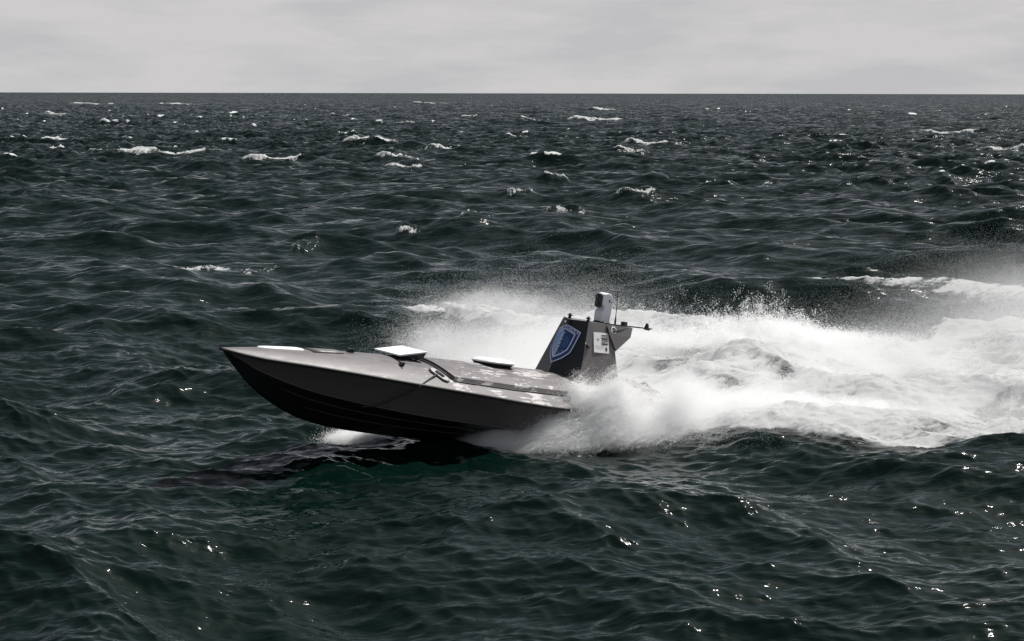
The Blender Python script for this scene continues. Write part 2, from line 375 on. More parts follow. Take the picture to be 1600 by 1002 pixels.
def make_deck():
    """matt grey-purple non-slip paint, wet, with pale streaks running aft"""
    m, t, p = mat('deck_paint')
    tc = N(t, 'ShaderNodeTexCoord')
    mpn = N(t, 'ShaderNodeMapping'); mpn.inputs['Scale'].default_value = (1.6, 5.5, 5.5); mpn.inputs['Rotation'].default_value = (0, 0, math.radians(-16))
    t.links.new(tc.outputs['Object'], mpn.inputs[0])
    n = N(t, 'ShaderNodeTexNoise'); n.inputs['Scale'].default_value = 3.0; n.inputs['Detail'].default_value = 8; n.inputs['Roughness'].default_value = .62; n.inputs['Distortion'].default_value = .5
    t.links.new(mpn.outputs[0], n.inputs[0])
    sx = N(t, 'ShaderNodeSeparateXYZ'); t.links.new(tc.outputs['Object'], sx.inputs[0])
    gr = N(t, 'ShaderNodeMapRange'); gr.inputs['From Min'].default_value = -1.2; gr.inputs['From Max'].default_value = -6.5; gr.inputs['To Min'].default_value = -.20; gr.inputs['To Max'].default_value = .07
    t.links.new(sx.outputs[0], gr.inputs[0])
    nl = N(t, 'ShaderNodeTexNoise'); nl.inputs['Scale'].default_value = 1.9; nl.inputs['Detail'].default_value = 3; nl.inputs['Distortion'].default_value = .8; t.links.new(tc.outputs['Object'], nl.inputs[0])
    nls = N(t, 'ShaderNodeMapRange'); nls.inputs['From Min'].default_value = .3; nls.inputs['From Max'].default_value = .7; nls.inputs['To Min'].default_value = -.17; nls.inputs['To Max'].default_value = .15; t.links.new(nl.outputs[0], nls.inputs[0])
    ad0 = N(t, 'ShaderNodeMath', operation='ADD'); t.links.new(n.outputs[0], ad0.inputs[0]); t.links.new(gr.outputs[0], ad0.inputs[1])
    ad = N(t, 'ShaderNodeMath', operation='ADD'); t.links.new(ad0.outputs[0], ad.inputs[0]); t.links.new(nls.outputs[0], ad.inputs[1])
    mk = N(t, 'ShaderNodeMapRange', interpolation_type='SMOOTHSTEP'); mk.inputs['From Min'].default_value = .55; mk.inputs['From Max'].default_value = .64
    t.links.new(ad.outputs[0], mk.inputs[0])
    n2 = N(t, 'ShaderNodeTexNoise'); n2.inputs['Scale'].default_value = 1.5; n2.inputs['Detail'].default_value = 8; n2.inputs['Roughness'].default_value = .65
    t.links.new(mpn.outputs[0], n2.inputs[0])
    base = N(t, 'ShaderNodeMix', data_type='RGBA'); base.inputs['A'].default_value = (.045, .041, .043, 1); base.inputs['B'].default_value = (.215, .197, .20, 1)
    t.links.new(n2.outputs[0], base.inputs['Factor'])
    c = N(t, 'ShaderNodeMix', data_type='RGBA'); t.links.new(mk.outputs[0], c.inputs['Factor']); t.links.new(base.outputs['Result'], c.inputs['A']); c.inputs['B'].default_value = (.46, .435, .43, 1)
    t.links.new(c.outputs['Result'], p.inputs['Base Color'])
    rr = N(t, 'ShaderNodeMapRange'); p.inputs['Specular IOR Level'].default_value = .35; rr.inputs['To Min'].default_value = .26; rr.inputs['To Max'].default_value = .75; t.links.new(n2.outputs[0], rr.inputs[0]); t.links.new(rr.outputs[0], p.inputs['Roughness'])
    n3 = N(t, 'ShaderNodeTexNoise'); n3.inputs['Scale'].default_value = 90; t.links.new(tc.outputs['Object'], n3.inputs[0])
    b = N(t, 'ShaderNodeBump'); b.inputs['Strength'].default_value = .35; b.inputs['Distance'].default_value = .006; t.links.new(n3.outputs[0], b.inputs['Height']); t.links.new(b.outputs[0], p.inputs['Normal'])
    return m
M['deck'] = make_deck()
M['hull'] = simple('hull_side_paint', (.060, .053, .056), .45, bump=.15, bscale=6, var=.1)
M['bottom'] = simple('hull_bottom_paint', (.010, .010, .012), .3, bump=.1, bscale=5)
M['rubber'] = simple('black_rubber', (.012, .012, .013), .55)
M['black'] = simple('black_plastic', (.010, .010, .011), .4)
M['tower'] = simple('tower_grey_paint', (.135, .124, .124), .45, bump=.12, bscale=14, var=.1)
M['tower_shaded'] = simple('tower_front_shaded', (.016, .016, .019), .45, bump=.1, bscale=14)  # tower tone lowered here: the front facets' shade is put into the colour
M['white'] = simple('white_plastic', (.80, .81, .83), .4)
M['under'] = simple('dark_grey_plastic', (.035, .035, .04), .5)
M['turret'] = simple('pale_turret_paint', (.76, .78, .82), .35)
M['glass'] = simple('lens_glass', (.006, .007, .01), .08)
M['near_black'] = simple('near_black_matt', (.018, .017, .018), .6)
M['steel'] = simple('steel', (.55, .54, .53), .3, metal=1)
M['deck_fit'] = simple('scuffed_pale_paint', (.34, .32, .31), .5, bump=.3, bscale=30)
M['rope'] = simple('dark_rope', (.02, .019, .019), .8)
M['b_border'] = simple('badge_pale_border', (.64, .72, .90), .5)
M['b_navy'] = simple('badge_navy', (.02, .05, .19), .45)
M['b_blue'] = simple('badge_blue', (.11, .28, .62), .45)
M['b_sword'] = simple('badge_grey', (.48, .54, .64), .5)
M['b_arc'] = simple('badge_arc_blue', (.08, .19, .38), .5)
M['sign'] = simple('sign_white', (.82, .82, .81), .5)
M['ink'] = simple('sign_dark_print', (.045, .05, .06), .6)
M['red'] = simple('red_lens', (.25, .05, .04), .3)
M['lamp'] = simple('white_lens', (.85, .85, .85), .2)

# ------------------------------------------------------------------ the boat (boat axes: x forward from bow tip, y port, z up)
YAW, PITCH, ROLL = math.radians(40), math.radians(9.5), math.radians(-2)
BOW = Vector((-4.263, 25.031, 1.999))
bf = Vector((-math.cos(YAW) * math.cos(PITCH), -math.sin(YAW) * math.cos(PITCH), math.sin(PITCH)))
bl = Vector((math.sin(YAW), -math.cos(YAW), 0)); bu = bf.cross(bl)
bl2 = bl * math.cos(ROLL) + bu * math.sin(ROLL); bu2 = bf.cross(bl2)
BOATM = Matrix(((bf.x, bl2.x, bu2.x, BOW.x), (bf.y, bl2.y, bu2.y, BOW.y), (bf.z, bl2.z, bu2.z, BOW.z), (0, 0, 0, 1)))

def lin(x, t):
    t = sorted(t); return float(np.interp(x, [a for a, _ in t], [c for _, c in t]))
KEEL = [(0, 0), (-.03, -.035), (-.1, -.11), (-.243, -.25), (-.533, -.50), (-.885, -.728), (-1.406, -.955), (-1.981, -1.085), (-2.602, -1.145), (-3.312, -1.19), (-3.85, -1.21), (-4.4, -1.216), (-6, -1.215), (-8.8, -1.2)]
ZG = [(0, 0), (-.29, -.045), (-.59, -.075), (-1.29, -.1), (-2, -.14), (-3.03, -.21), (-3.7, -.255), (-4.5, -.31), (-5.3, -.38), (-6.5, -.43), (-8.8, -.5)]
ZD = [(0, 0.0), (-.65, .05), (-1.5, .078), (-2.3, .095), (-3.5, .095), (-3.75, .05), (-4.65, .042), (-6.2, .012), (-8.8, -.06)]
CF = [(0, .6), (-1.15, .54), (-2, .53), (-2.8, .50), (-3.6, .48), (-8.8, .42)]
CY = [(0, .58), (-1.15, .70), (-1.96, .78), (-2.8, .82), (-3.6, .84), (-8.8, .90)]
def hb(x): return 1.15 * (1 - (1 - min(1, max(0, -x / 6.0))) ** 2) ** .8
def zdeck(x, y):
    b = max(hb(x), 1e-4); return lin(x, ZD) + (lin(x, ZG) - lin(x, ZD)) * min(1, abs(y) / b) ** 2.2
def chine(x):
    zk, zg = lin(x, KEEL), lin(x, ZG); return hb(x) * lin(x, CY), zk + (zg - zk) * lin(x, CF)

boat = bpy.data.objects.new('speedboat', None); COL.objects.link(boat); boat.matrix_world = BOATM
boat['label'] = 'dark grey uncrewed speedboat leaping through the waves, bow raised, spray at its stern'
boat['category'] = 'boat'

def loft(name, stations, section, m, parent, closed=False, smooth=True):
    vs, fs = [], []
    secs = [section(x) for x in stations]; n = len(secs[0])
    for s in secs: vs += s
    for i in range(len(secs) - 1):
        for j in range(n - 1 + (1 if closed else 0)):
            a, b = i * n + j, i * n + (j + 1) % n
            fs.append((a, b, b + n, a + n))
    o = mesh_obj(name, vs, fs, m, parent); fix_normals(o)
    if smooth:
        o.data.polygons.foreach_set('use_smooth', [True] * len(o.data.polygons))
    return o
ST = [0, -.015, -.04, -.08, -.14, -.22, -.32, -.45, -.6, -.8, -1.0, -1.25, -1.5, -1.8, -2.1, -2.5, -2.9, -3.3, -3.8, -4.3, -4.9, -5.5, -6.2, -7.0, -7.9, -8.8]
def sec_side(x, k):
    cy, cz = chine(x); g, zg = hb(x), lin(x, ZG)
    pts = []
    for q in (0, .03, .25, .5, .75, 1.0):
        fl = -.03 * math.sin(q * math.pi) * min(1, -x / 2)
        pts.append((x, k * (cy + (g - cy) * q + fl), cz + (zg - .0 - cz) * q))
    return pts
def sec_bottom(x):
    cy, cz = chine(x); zk = lin(x, KEEL); out = []
    for k in (1, -1):
        side = []
        for q in (1, .93, .7, .66, .4, .36, .15, 0):
            y = cy * q; z = zk + (cz - zk) * (q ** .9)
            side.append((x, k * y, z))
        out += side if k == 1 else side[::-1][1:]
    return out
loft('hull_bottom', ST, sec_bottom, M['bottom'], boat)
hs = []
for k in (1, -1):
    hs.append(loft('hull_side', ST, lambda x: sec_side(x, k), M['hull'], boat))
# transom
cy, cz = chine(-8.8); g, zg = hb(-8.8), lin(-8.8, ZG)
mesh_obj('transom', [(-8.8, g, zg), (-8.8, cy, cz), (-8.8, 0, -1.2), (-8.8, -cy, cz), (-8.8, -g, zg), (-8.8, 0, .02)], [(0, 1, 2, 3, 4, 5)], M['hull'], boat)
def tube(name, pts, r, m, parent, n=8, cap=True, taper=None):
    pts = [Vector(p) for p in pts]; vs, fs = [], []
    for i, p in enumerate(pts):
        d = (pts[min(i + 1, len(pts) - 1)] - pts[max(i - 1, 0)]).normalized()
        a = d.cross(Vector((0, 0, 1)));
        if a.length < 1e-3: a = d.cross(Vector((1, 0, 0)))
        a.normalize(); b = d.cross(a)
        rr = r if taper is None else r + (taper - r) * i / (len(pts) - 1)
        for k in range(n): vs.append(p + a * rr * math.cos(k * 2 * math.pi / n) + b * rr * math.sin(k * 2 * math.pi / n))
    for i in range(len(pts) - 1):
        for k in range(n): fs.append((i * n + k, i * n + (k + 1) % n, (i + 1) * n + (k + 1) % n, (i + 1) * n + k))
    if cap: fs += [tuple(range(n))[::-1], tuple(range((len(pts) - 1) * n, len(pts) * n))]
    return mesh_obj(name, vs, fs, m, parent, smooth=True)
# spray rails (strakes) under the hull and the hard chine, both sides
for k in (1, -1):
    for q, x0, wd in ((1.0, -.45, .035), (.68, -1.0, .03), (.38, -1.5, .03)):
        xs = [x for x in ST if x <= x0]
        def sec(x, q=q, k=k, wd=wd):
            cy, cz = chine(x); zk = lin(x, KEEL); f = min(1, (x0 - x) / 1.2 + .05)
            y = cy * q; z = zk + (cz - zk) * q ** .9
            return [(x, k * (y - .03), z - .03 * f * .2 - .012), (x, k * (y + wd * f), z - .006), (x, k * (y + wd * f), z + .010), (x, k * (y - .01), z + .03)]
        loft('spray_rail', xs, sec, M['hull'] if q == 1 else M['bottom'], boat, closed=True, smooth=False)
    tube('rub_rail', [(x - .0, k * (hb(x) + .004), lin(x, ZG) - .018) for x in ST], .026, M['rubber'], boat)
# deck
def sec_deck(x):
    b = hb(x); return [(x, b * t, zdeck(x, b * t)) for t in np.linspace(-1, 1, 23)]
loft('deck', ST, sec_deck, M['deck'], boat)
# raised engine trunk with chamfered edge
def trunk_y(x):
    return float(np.interp(-x, [3.62, 3.64, 3.70, 3.80, 4.16, 4.94, 5.95, 7.0, 8.3, 8.7], [.0, .20, .47, .78, .82, .86, .86, .85, .80, .72]))
TX = [-3.62, -3.64, -3.67, -3.7, -3.75, -3.8, -3.95, -4.16, -4.6, -5.0, -5.5, -6.0, -6.6, -7.2, -7.8, -8.1, -8.35, -8.5, -8.6, -8.68]
def rise(x): 
    h = .055 + (.09 * sstep(-7.2, -7.6, np.float64(x)) if x < -7.2 else 0)
    if x < -7.9: h *= max(0.12, 1 - ((-7.9 - x) / .8) ** 2)
    return float(h)
def sec_trunk(x):
    yt = max(trunk_y(x), .002); pts = []
    ts = [-1.045, -1, -.9, -.75, -.5, -.25, 0, .25, .5, .75, .9, 1, 1.045]
    for t in ts:
        y = yt * t if abs(t) <= 1 else yt * math.copysign(1, t) + math.copysign(.035, t)
        e = 1 if abs(t) < 1.01 else 0
        if rise(x) > .08 and abs(t) > .8: e *= (.75 if abs(t) < .95 else .45) if e else 0
        pts.append((x, y, zdeck(x, y) + (rise(x) if e else -.01) * (e if e else 1)))
    return pts
tr = loft('engine_trunk', TX, sec_trunk, M['deck'], boat, smooth=False)
# front lip of the trunk: dark strips paint in its shaded front face and run back along the edge
for k in (1, -1):
    pts = [(x + .02, k * (trunk_y(x) + .045), zdeck(x, trunk_y(x) + .045) + .006) for x in TX if x > -8.3]
    tube('trunk_edge_line', pts, .012, M['near_black'], boat, 6)
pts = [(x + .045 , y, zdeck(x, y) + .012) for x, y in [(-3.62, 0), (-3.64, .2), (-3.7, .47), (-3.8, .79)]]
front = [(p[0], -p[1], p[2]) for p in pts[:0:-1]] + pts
tube('trunk_front_shade', front, .015, M['near_black'], boat, 8)

def box(name, c, s, m, parent, bev=0.0, rot=None, taper=(1, 1)):
    vs = []
    for z in (-1, 1):
        k = taper if z > 0 else (1, 1)
        for x, y in ((-1, -1), (1, -1), (1, 1), (-1, 1)): vs.append(Vector((x * s[0] * k[0], y * s[1] * k[1], z * s[2])))
    if rot is not None: vs = [rot @ v for v in vs]
    vs = [v + Vector(c) for v in vs]
    o = mesh_obj(name, vs, [(3, 2, 1, 0), (4, 5, 6, 7), (0, 1, 5, 4), (1, 2, 6, 5), (2, 3, 7, 6), (3, 0, 4, 7)], m, parent)
    if bev: bevel(o, bev)
    return o
def prism(name, poly, z0, z1, m, parent, frame=None, bev=0):
    """extrude a 2D outline between z0 and z1, placed by a frame matrix"""
    n = len(poly); vs = [Vector((x, y, z0)) for x, y in poly] + [Vector((x, y, z1)) for x, y in poly]
    if frame is not None: vs = [frame @ v for v in vs]
    fs = [tuple(range(n))[::-1], tuple(range(n, 2 * n))] + [(i, (i + 1) % n, n + (i + 1) % n, n + i) for i in range(n)]
    o = mesh_obj(name, vs, fs, m, parent); fix_normals(o)
    if bev: bevel(o, bev)
    return o
def cyl(name, p0, p1, r0_, r1_, m, parent, n=20): 
    return tube(name, [p0, p1], r0_, m, parent, n, True, r1_)

# foredeck: white fairing, pale hatch, cleats
def fairing():
    vs, fs = [], []; n = 16; L0, L1, W = -.62, -1.42, .15
    rings = [(1.0, 0), (.98, .010), (.9, .02), (.7, .025)]
    for sc, h in rings:
        for k in range(n):
            a = 2 * math.pi * k / n; ca, sa = math.cos(a), math.sin(a)
            px = (L0 + L1) / 2 + (L0 - L1) / 2 * math.copysign(abs(ca) ** .6, ca) * (.5 + .5 * sc); py = W * math.copysign(abs(sa) ** .6, sa) * sc * (.75 - .25 * ca)
            vs.append((px, py, lin(px, ZD) - .006 + h))
    for r_ in range(3):
        for k in range(n): fs.append((r_ * n + k, r_ * n + (k + 1) % n, (r_ + 1) * n + (k + 1) % n, (r_ + 1) * n + k))
    fs.append(tuple(range(3 * n, 4 * n)))
    return mesh_obj('bow_fairing', vs, fs, M['white'], boat, smooth=True)
fairing()
hx = [-1.5, -1.7, -1.9, -2.05]
hat = loft('foredeck_hatch', hx, lambda x: [(x, y, zdeck(x, y) + .018) for y in (-.2, -.1, 0, .1, .2)], M['tower'], boat)
sm = hat.modifiers.new('thickness', 'SOLIDIFY'); sm.thickness = .02
for (x, y) in ((-2.29, .02), (-2.93, .53)):
    big = y < .1; o = box('deck_cleat', (x, y, zdeck(x, y) + (.03 if big else .02)), (.05 if big else .035, .045 if big else .03, .03 if big else .02), M['black'], boat, .008)
    for s in (-1, 1): cyl('cleat_horn', (x, y + s * .02, zdeck(x, y) + .05), (x, y + s * .08, zdeck(x, y) + .055), .014, .01, M['black'], o, 8)
tube('deck_lead', [(-2.95, .5, zdeck(-2.95, .5) + .008), (-2.98, .35, zdeck(-2.98, .35) + .008), (-3.05, .2, zdeck(-3.05, .2) + .01), (-3.18, .05, zdeck(-3.2, .05) + .02)], .008, M['near_black'], boat, 6)

# flat satellite panel, level while the boat climbs
def frame_at(c, pitch_deg, roll_deg=0, yaw_deg=0):
    return Matrix.Translation(c) @ Matrix.Rotation(math.radians(yaw_deg), 4, 'Z') @ Matrix.Rotation(math.radians(pitch_deg), 4, 'Y') @ Matrix.Rotation(math.radians(roll_deg), 4, 'X')
F1 = frame_at((-3.27, 0, .185), 9.3, 0)
def rrect(a, b, r, n=4):
    out = []
    for cx, cy, a0 in ((a - r, b - r, 0), (-a + r, b - r, 90), (-a + r, -b + r, 180), (a - r, -b + r, 270)):
        for i in range(n + 1):
            t = math.radians(a0 + 90 * i / n); out.append((cx + r * math.cos(t), cy + r * math.sin(t)))
    return out
pan = prism('satellite_panel', rrect(.275, .345, .02), -.012, .012, M['white'], boat, F1, .004)
body = mesh_obj('panel_housing', [F1 @ Vector(v) for v in ((-.262, -.33, -.013), (.262, -.33, -.013), (.262, .33, -.013), (-.262, .33, -.013), (-.24, -.26, -.12), (.14, -.26, -.06), (.14, .26, -.06), (-.24, .26, -.12))],
                [(0, 1, 2, 3), (4, 7, 6, 5), (0, 4, 5, 1), (1, 5, 6, 2), (2, 6, 7, 3), (3, 7, 4, 0)], M['under'], pan); fix_normals(body)
for (x, y) in ((.17, .2), (.17, -.2), (-.17, .2), (-.17, -.2)):
    p = F1 @ Vector((x, y, -.06)); cyl('panel_foot', (p.x, p.y, zdeck(p.x, p.y) - .01 + .0), (p.x, p.y, p.z), .018, .018, M['black'], pan, 8)
# second, bevelled antenna on low feet
F2 = frame_at((-5.2, -.0, .16), -1.0, 2.5)
def oct_(a, b, c): return [(a, b - c), (a - c, b), (-a + c, b), (-a, b - c), (-a, -b + c), (-a + c, -b), (a - c, -b), (a, -b + c)]
o1, o2, o3 = oct_(.295, .30, .09), oct_(.30, .305, .09), oct_(.22, .23, .07)
vs = [F2 @ Vector((x, y, -.035)) for x, y in o1] + [F2 @ Vector((x, y, -.012)) for x, y in o2] + [F2 @ Vector((x, y, .035)) for x, y in o3]
fs = [(i, (i + 1) % 8, 8 + (i + 1) % 8, 8 + i) for i in range(8)] + [(8 + i, 8 + (i + 1) % 8, 16 + (i + 1) % 8, 16 + i) for i in range(8)] + [tuple(range(16, 24))]
ant = mesh_obj('flat_antenna', vs, fs, M['white'], boat); bevel(ant, .004)
bb = oct_(.285, .29, .08); b2 = oct_(.25, .25, .07)
vs = [F2 @ Vector((x, y, -.032)) for x, y in bb] + [F2 @ Vector((x, y, -.075)) for x, y in b2]
fix_normals(mesh_obj('antenna_base', vs, [tuple(range(8)), tuple(range(8, 16))[::-1]] + [(i, (i + 1) % 8, 8 + (i + 1) % 8, 8 + i) for i in range(8)], M['under'], ant))
for (x, y) in ((.2, .2), (.2, -.2), (-.2, .2), (-.2, -.2), (0, .2), (.07, .21)):
    p = F2 @ Vector((x, y, -.07)); zb = zdeck(p.x, p.y) + .05
    cyl('antenna_foot', (p.x, p.y, zb - .01), (p.x, p.y, p.z + .03), .016, .016, M['black'], ant, 8); cyl('foot_pad', (p.x, p.y, zb - .004), (p.x, p.y, zb + .018), .035, .03, M['black'], ant, 10)

# fairlead plate with slot and rope
nrm = Vector((-(zdeck(-3.5, .71) - zdeck(-3.6, .71)) / .1, -(zdeck(-3.55, .76) - zdeck(-3.55, .66)) / .1, 1)).normalized()
ex = Vector((-.16, .30, 0)); ex = (ex - nrm * ex.dot(nrm)).normalized(); ey = nrm.cross(ex)
c = Vector((-3.545, .715, zdeck(-3.545, .715)))
FL = Matrix(((ex.x, ey.x, nrm.x, c.x), (ex.y, ey.y, nrm.y, c.y), (ex.z, ey.z, nrm.z, c.z), (0, 0, 0, 1)))
hexo = [(.175, .03), (.115, .075), (-.115, .075), (-.175, .03), (-.175, -.03), (-.115, -.075), (.115, -.075), (.175, -.03)]
fair = prism('fairlead', [(x * 1.1, y * 1.15) for x, y in hexo], .0, .010, M['black'], boat, FL)
prism('fairlead_plate', hexo, .010, .022, M['deck_fit'], fair, FL, .004)
prism('fairlead_slot', rrect(.085, .042, .03), .022, .032, M['glass'], fair, FL)
rp = [FL @ Vector((-.02, 0, .03)), Vector((-3.36, .80, zdeck(-3.36, .8) + .02)), Vector((-3.1, .915, -.205)), Vector((-3.03, .945, -.24)), Vector((-2.93, .905, -.32)), Vector((-2.79, .83, -.42)), Vector((-2.55, .755, -.56)), Vector((-2.40, .715, -.62)), Vector((-2.2, .66, -.66))]
tube('mooring_rope', rp, .014, M['rope'], boat, 7)
# bow eye
pts = [Vector((-.535 + .032 * math.cos(a), 0, -.525 + .032 * math.sin(a))) for a in np.linspace(0, 2 * math.pi, 17)]
tube('bow_eye', pts, .010, M['near_black'], boat, 6)

# ------------------------------------------------------------------ mast tower
FB, FT = Vector((-6.42, 0, .03)), Vector((-6.755, 0, .985))
EB, ET = Vector((-6.633, .61, -.01)), Vector((-6.911, .32, 1.0))
def facet(y, t, off=0.0):
    """a point on the wedge-shaped front: y across from the fold, t up the fold"""
    s = 1 if y >= 0 else -1; wy = EB.y * (1 - t) + ET.y * t; q = abs(y) / wy
    p = FB.lerp(FT, t) * (1 - q) + EB.lerp(ET, t) * q
    n = (EB - FB).cross(FT - FB); n.normalize()
    if n.x < 0: n = -n
    k = min(1, abs(y) / .02); p = p + Vector((n.x, n.y * k, n.z)) * off
    return Vector((p.x, p.y * s, p.z))
def drop(p, dz): return Vector((p.x, p.y, p.z + dz))
prof = [EB, Vector((-7.643, .60, .03)), Vector((-7.498, .46, .55)), Vector((-7.874, .395, .805)), Vector((-7.951, .33, .975)), ET]
tw = bpy.data.objects.new('mast_tower', None)
def tower_shell():
    P = [drop(EB, -.1), drop(prof[1], -.25)] + prof[2:]
    Q = [Vector((p.x, -p.y, p.z)) for p in P]
    vs = P + Q + [drop(FB, -.1), FT]
    # sides, aft, top
    fs = [(0, 1, 2, 5), (2, 3, 4, 5), (6, 11, 8, 7), (8, 11, 10, 9), (1, 7, 8, 2), (2, 8, 9, 3), (3, 9, 10, 4), (4, 10, 11, 13, 5)]
    o = mesh_obj('mast_tower', vs, fs, M['tower'], boat); fix_normals(o)
    return o
tower = tower_shell(); bpy.data.objects.remove(tw)
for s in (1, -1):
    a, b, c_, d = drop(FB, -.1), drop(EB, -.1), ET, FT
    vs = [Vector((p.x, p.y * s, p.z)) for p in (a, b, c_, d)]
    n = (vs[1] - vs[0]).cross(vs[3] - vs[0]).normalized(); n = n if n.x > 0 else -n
    o = mesh_obj('front_panel', [v + n * .003 for v in vs] + [v - n * .01 for v in vs], [(0, 1, 2, 3), (7, 6, 5, 4), (0, 4, 5, 1), (1, 5, 6, 2), (2, 6, 7, 3), (3, 7, 4, 0)], M['tower_shaded'], tower); fix_normals(o)
# port/starboard wing plates
for s in (1, -1):
    poly = [Vector((-7.33, .333, .985)), Vector((-7.945, .333, .97)), Vector((-7.866, .396, .803)), Vector((-7.505, .463, .552)), Vector((-7.36, .385, .83))]
    n = Vector((0, .96, .28)); 
    vs = [Vector((v.x, v.y * s, v.z)) + Vector((0, n.y * s, n.z)) * h for h in (.016, .0) for v in poly]; k = len(poly)
    o = mesh_obj('wing_plate', vs, [tuple(range(k)), tuple(range(k, 2 * k))[::-1]] + [(i, (i + 1) % k, k + (i + 1) % k, k + i) for i in range(k)], M['tower'], tower); fix_normals(o); bevel(o, .004)
    tube('wing_seam', [v * 1 for v in [Vector((q.x + .004, (q.y + .012) * s, q.z + .002)) for q in (poly[0], poly[4], poly[3])]], .007, M['near_black'], tower, 6)
# side plane frame: point on the port face at (x, z)
def port_face(x, z, off=0):
    y = .61 + (.32 - .61) * (z + .01) / 1.01; return Vector((x, y + off * .96, z + off * .28))
cn = port_face(-7.475, .895, .018)
ring = [cn + Vector((.055 * math.cos(a), -.28 * .055 * math.sin(a), .96 * .055 * math.sin(a))) for a in np.linspace(0, 2 * math.pi, 21)]
tube('porthole_ring', ring, .014, M['lamp'], tower, 8)
hole = [cn + Vector((.052 * math.cos(a), -.28 * .052 * math.sin(a) + .004, .96 * .052 * math.sin(a))) for a in np.linspace(0, 2 * math.pi, 20, endpoint=False)]
mesh_obj('porthole_glass', hole, [tuple(range(20))], M['glass'], tower)
cn = port_face(-6.86, .585, .01)
lb = box('side_lamp', cn, (.035, .015, .03), M['black'], tower, .006); cyl('lamp_lens', cn + Vector((0, .01, 0)), cn + Vector((0, .03, .006)), .016, .014, M['red'], lb, 10)
tube('lamp_wire', [port_face(-6.80, .64, .006), port_face(-6.83, .61, .006), cn], .005, M['steel'], tower, 6)
for x in (-7.12, -7.28):
    tube('grab_bar', [port_face(x, -.02, .01), port_face(x, .0, .04), port_face(x + .03, .13, .04), port_face(x + .03, .15, .01)], .008, M['near_black'], tower, 6)

# text helper
def text_verts(body, size, bold=.0):
    cu = bpy.data.curves.new('t', 'FONT'); cu.body = body; cu.size = size; cu.align_x = 'CENTER'; cu.align_y = 'CENTER'; cu.resolution_u = 3; cu.offset = bold; cu.fill_mode = 'FRONT'
    o = bpy.data.objects.new('t', cu); COL.objects.link(o)
    me = bpy.data.meshes.new_from_object(o.evaluated_get(bpy.context.evaluated_depsgraph_get()))
    vs = [v.co.copy() for v in me.vertices]; fs = [tuple(p.vertices) for p in me.polygons]
    bpy.data.objects.remove(o); bpy.data.curves.remove(cu); bpy.data.meshes.remove(me); return vs, fs

# badge: a shield folded over the front edge. design units: s across (metres), t up
H_T = (FT - FB).length
SH = [(0, .905), (.282, .80), (.268, .56), (.250, .42), (.15, .30), (0, .19), (-.15, .30), (-.250, .42), (-.268, .56), (-.282, .80)]
CEN = .60
def scaled(f, g=None):
    return [(s * f, CEN + (t - CEN) * (g or f)) for s, t in SH]
def wrap(name, poly, off, m, parent, ndiv=10):
    """fill an outline (s,t) laid on the folded front, as two halves meeting on the fold"""
    out_v, out_f = [], []
    for sg in (1, -1):
        half = [(s, t) for s, t in poly if s * sg >= -1e-9]
        ts = sorted(set([t for _, t in half])); rows = []
        top, bot = max(ts), min(ts)
        edge = sorted([(t, abs(s)) for s, t in half if True])
        # outer boundary as function of t (outline is star-shaped about the fold)
        tt = np.linspace(bot, top, 40)
        et = [e for e in edge]
        bt = [a for a, _ in et]; bs = [b for _, b in et]
        sv = np.interp(tt, bt, bs)
        base = len(out_v)
        for t_, s_ in zip(tt, sv):
            for q in np.linspace(0, 1, 5): out_v.append(facet(sg * (s_ * q + 1e-6), float(t_), off))
        for i in range(39):
            for j in range(4):
                a = base + i * 5 + j; out_f.append((a, a + 1, a + 6, a + 5))
    o = mesh_obj(name, out_v, out_f, m, parent); fix_normals(o)
    return o
# the two halves' outlines are monotone in t except the sloping top: handle it with a top edge sorted by t
bd = wrap('badge', scaled(1.0), .006, M['b_border'], tower)
bd['label'] = 'blue and silver shield badge with a sword, on the tower front'
wrap('badge_band', scaled(.93, .945), .009, M['b_navy'], bd)
wrap('badge_inner_border', scaled(.75, .77), .012, M['b_border'], bd)
def wrap_half(name, poly, off, m, sg):
    o = wrap(name, poly, off, m, bd)
    bm = bmesh.new(); bm.from_mesh(o.data)
    bmesh.ops.delete(bm, geom=[f for f in bm.faces if f.calc_center_median().y * sg < 0], context='FACES'); bm.to_mesh(o.data); bm.free(); return o
wrap_half('badge_field', scaled(.68, .70), .015, M['b_navy'], 1)
wrap_half('badge_field', scaled(.68, .70), .015, M['b_blue'], -1)
def wrap_mesh(name, vs, fs, off, m, parent):
    return mesh_obj(name, [facet(v[0], v[1], off) for v in vs], fs, m, parent)
def rect(s0, t0, s1, t1): return [(s0, t0), (s1, t0), (s1, t1), (s0, t1)]
sv, sf = [], []
def addq(q): 
    sf.append(tuple(range(len(sv), len(sv) + len(q)))); sv.extend(q)
for sg in (1, -1):
    e = .001 * sg
    addq([(e, .30), (sg * .018, .345), (sg * .022, .40), (e, .40)])
    for t0, t1, w_ in ((.405, .455, .026), (.465, .515, .028), (.525, .60, .024), (.61, .65, .03), (.66, .74, .022), (.745, .765, .04)): addq([(e, t0), (sg * w_, t0 + .004), (sg * w_, t1 - .004), (e, t1)])
wrap_mesh('badge_sword', sv, sf, .018, M['b_sword'], bd)
for r_ in (.055, .085, .115):
    vs, fs = [], []
    for i in range(13):
        a = math.radians(-60 + 120 * i / 12)
        for rr in (r_, r_ + .011): vs.append((.02 + rr * math.cos(a), .585 + 1.0 * rr * math.sin(a)))
    fs = [(2 * i, 2 * i + 1, 2 * i + 3, 2 * i + 2) for i in range(12)]
    wrap_mesh('badge_arc', vs, fs, .018, M['b_arc'], bd)
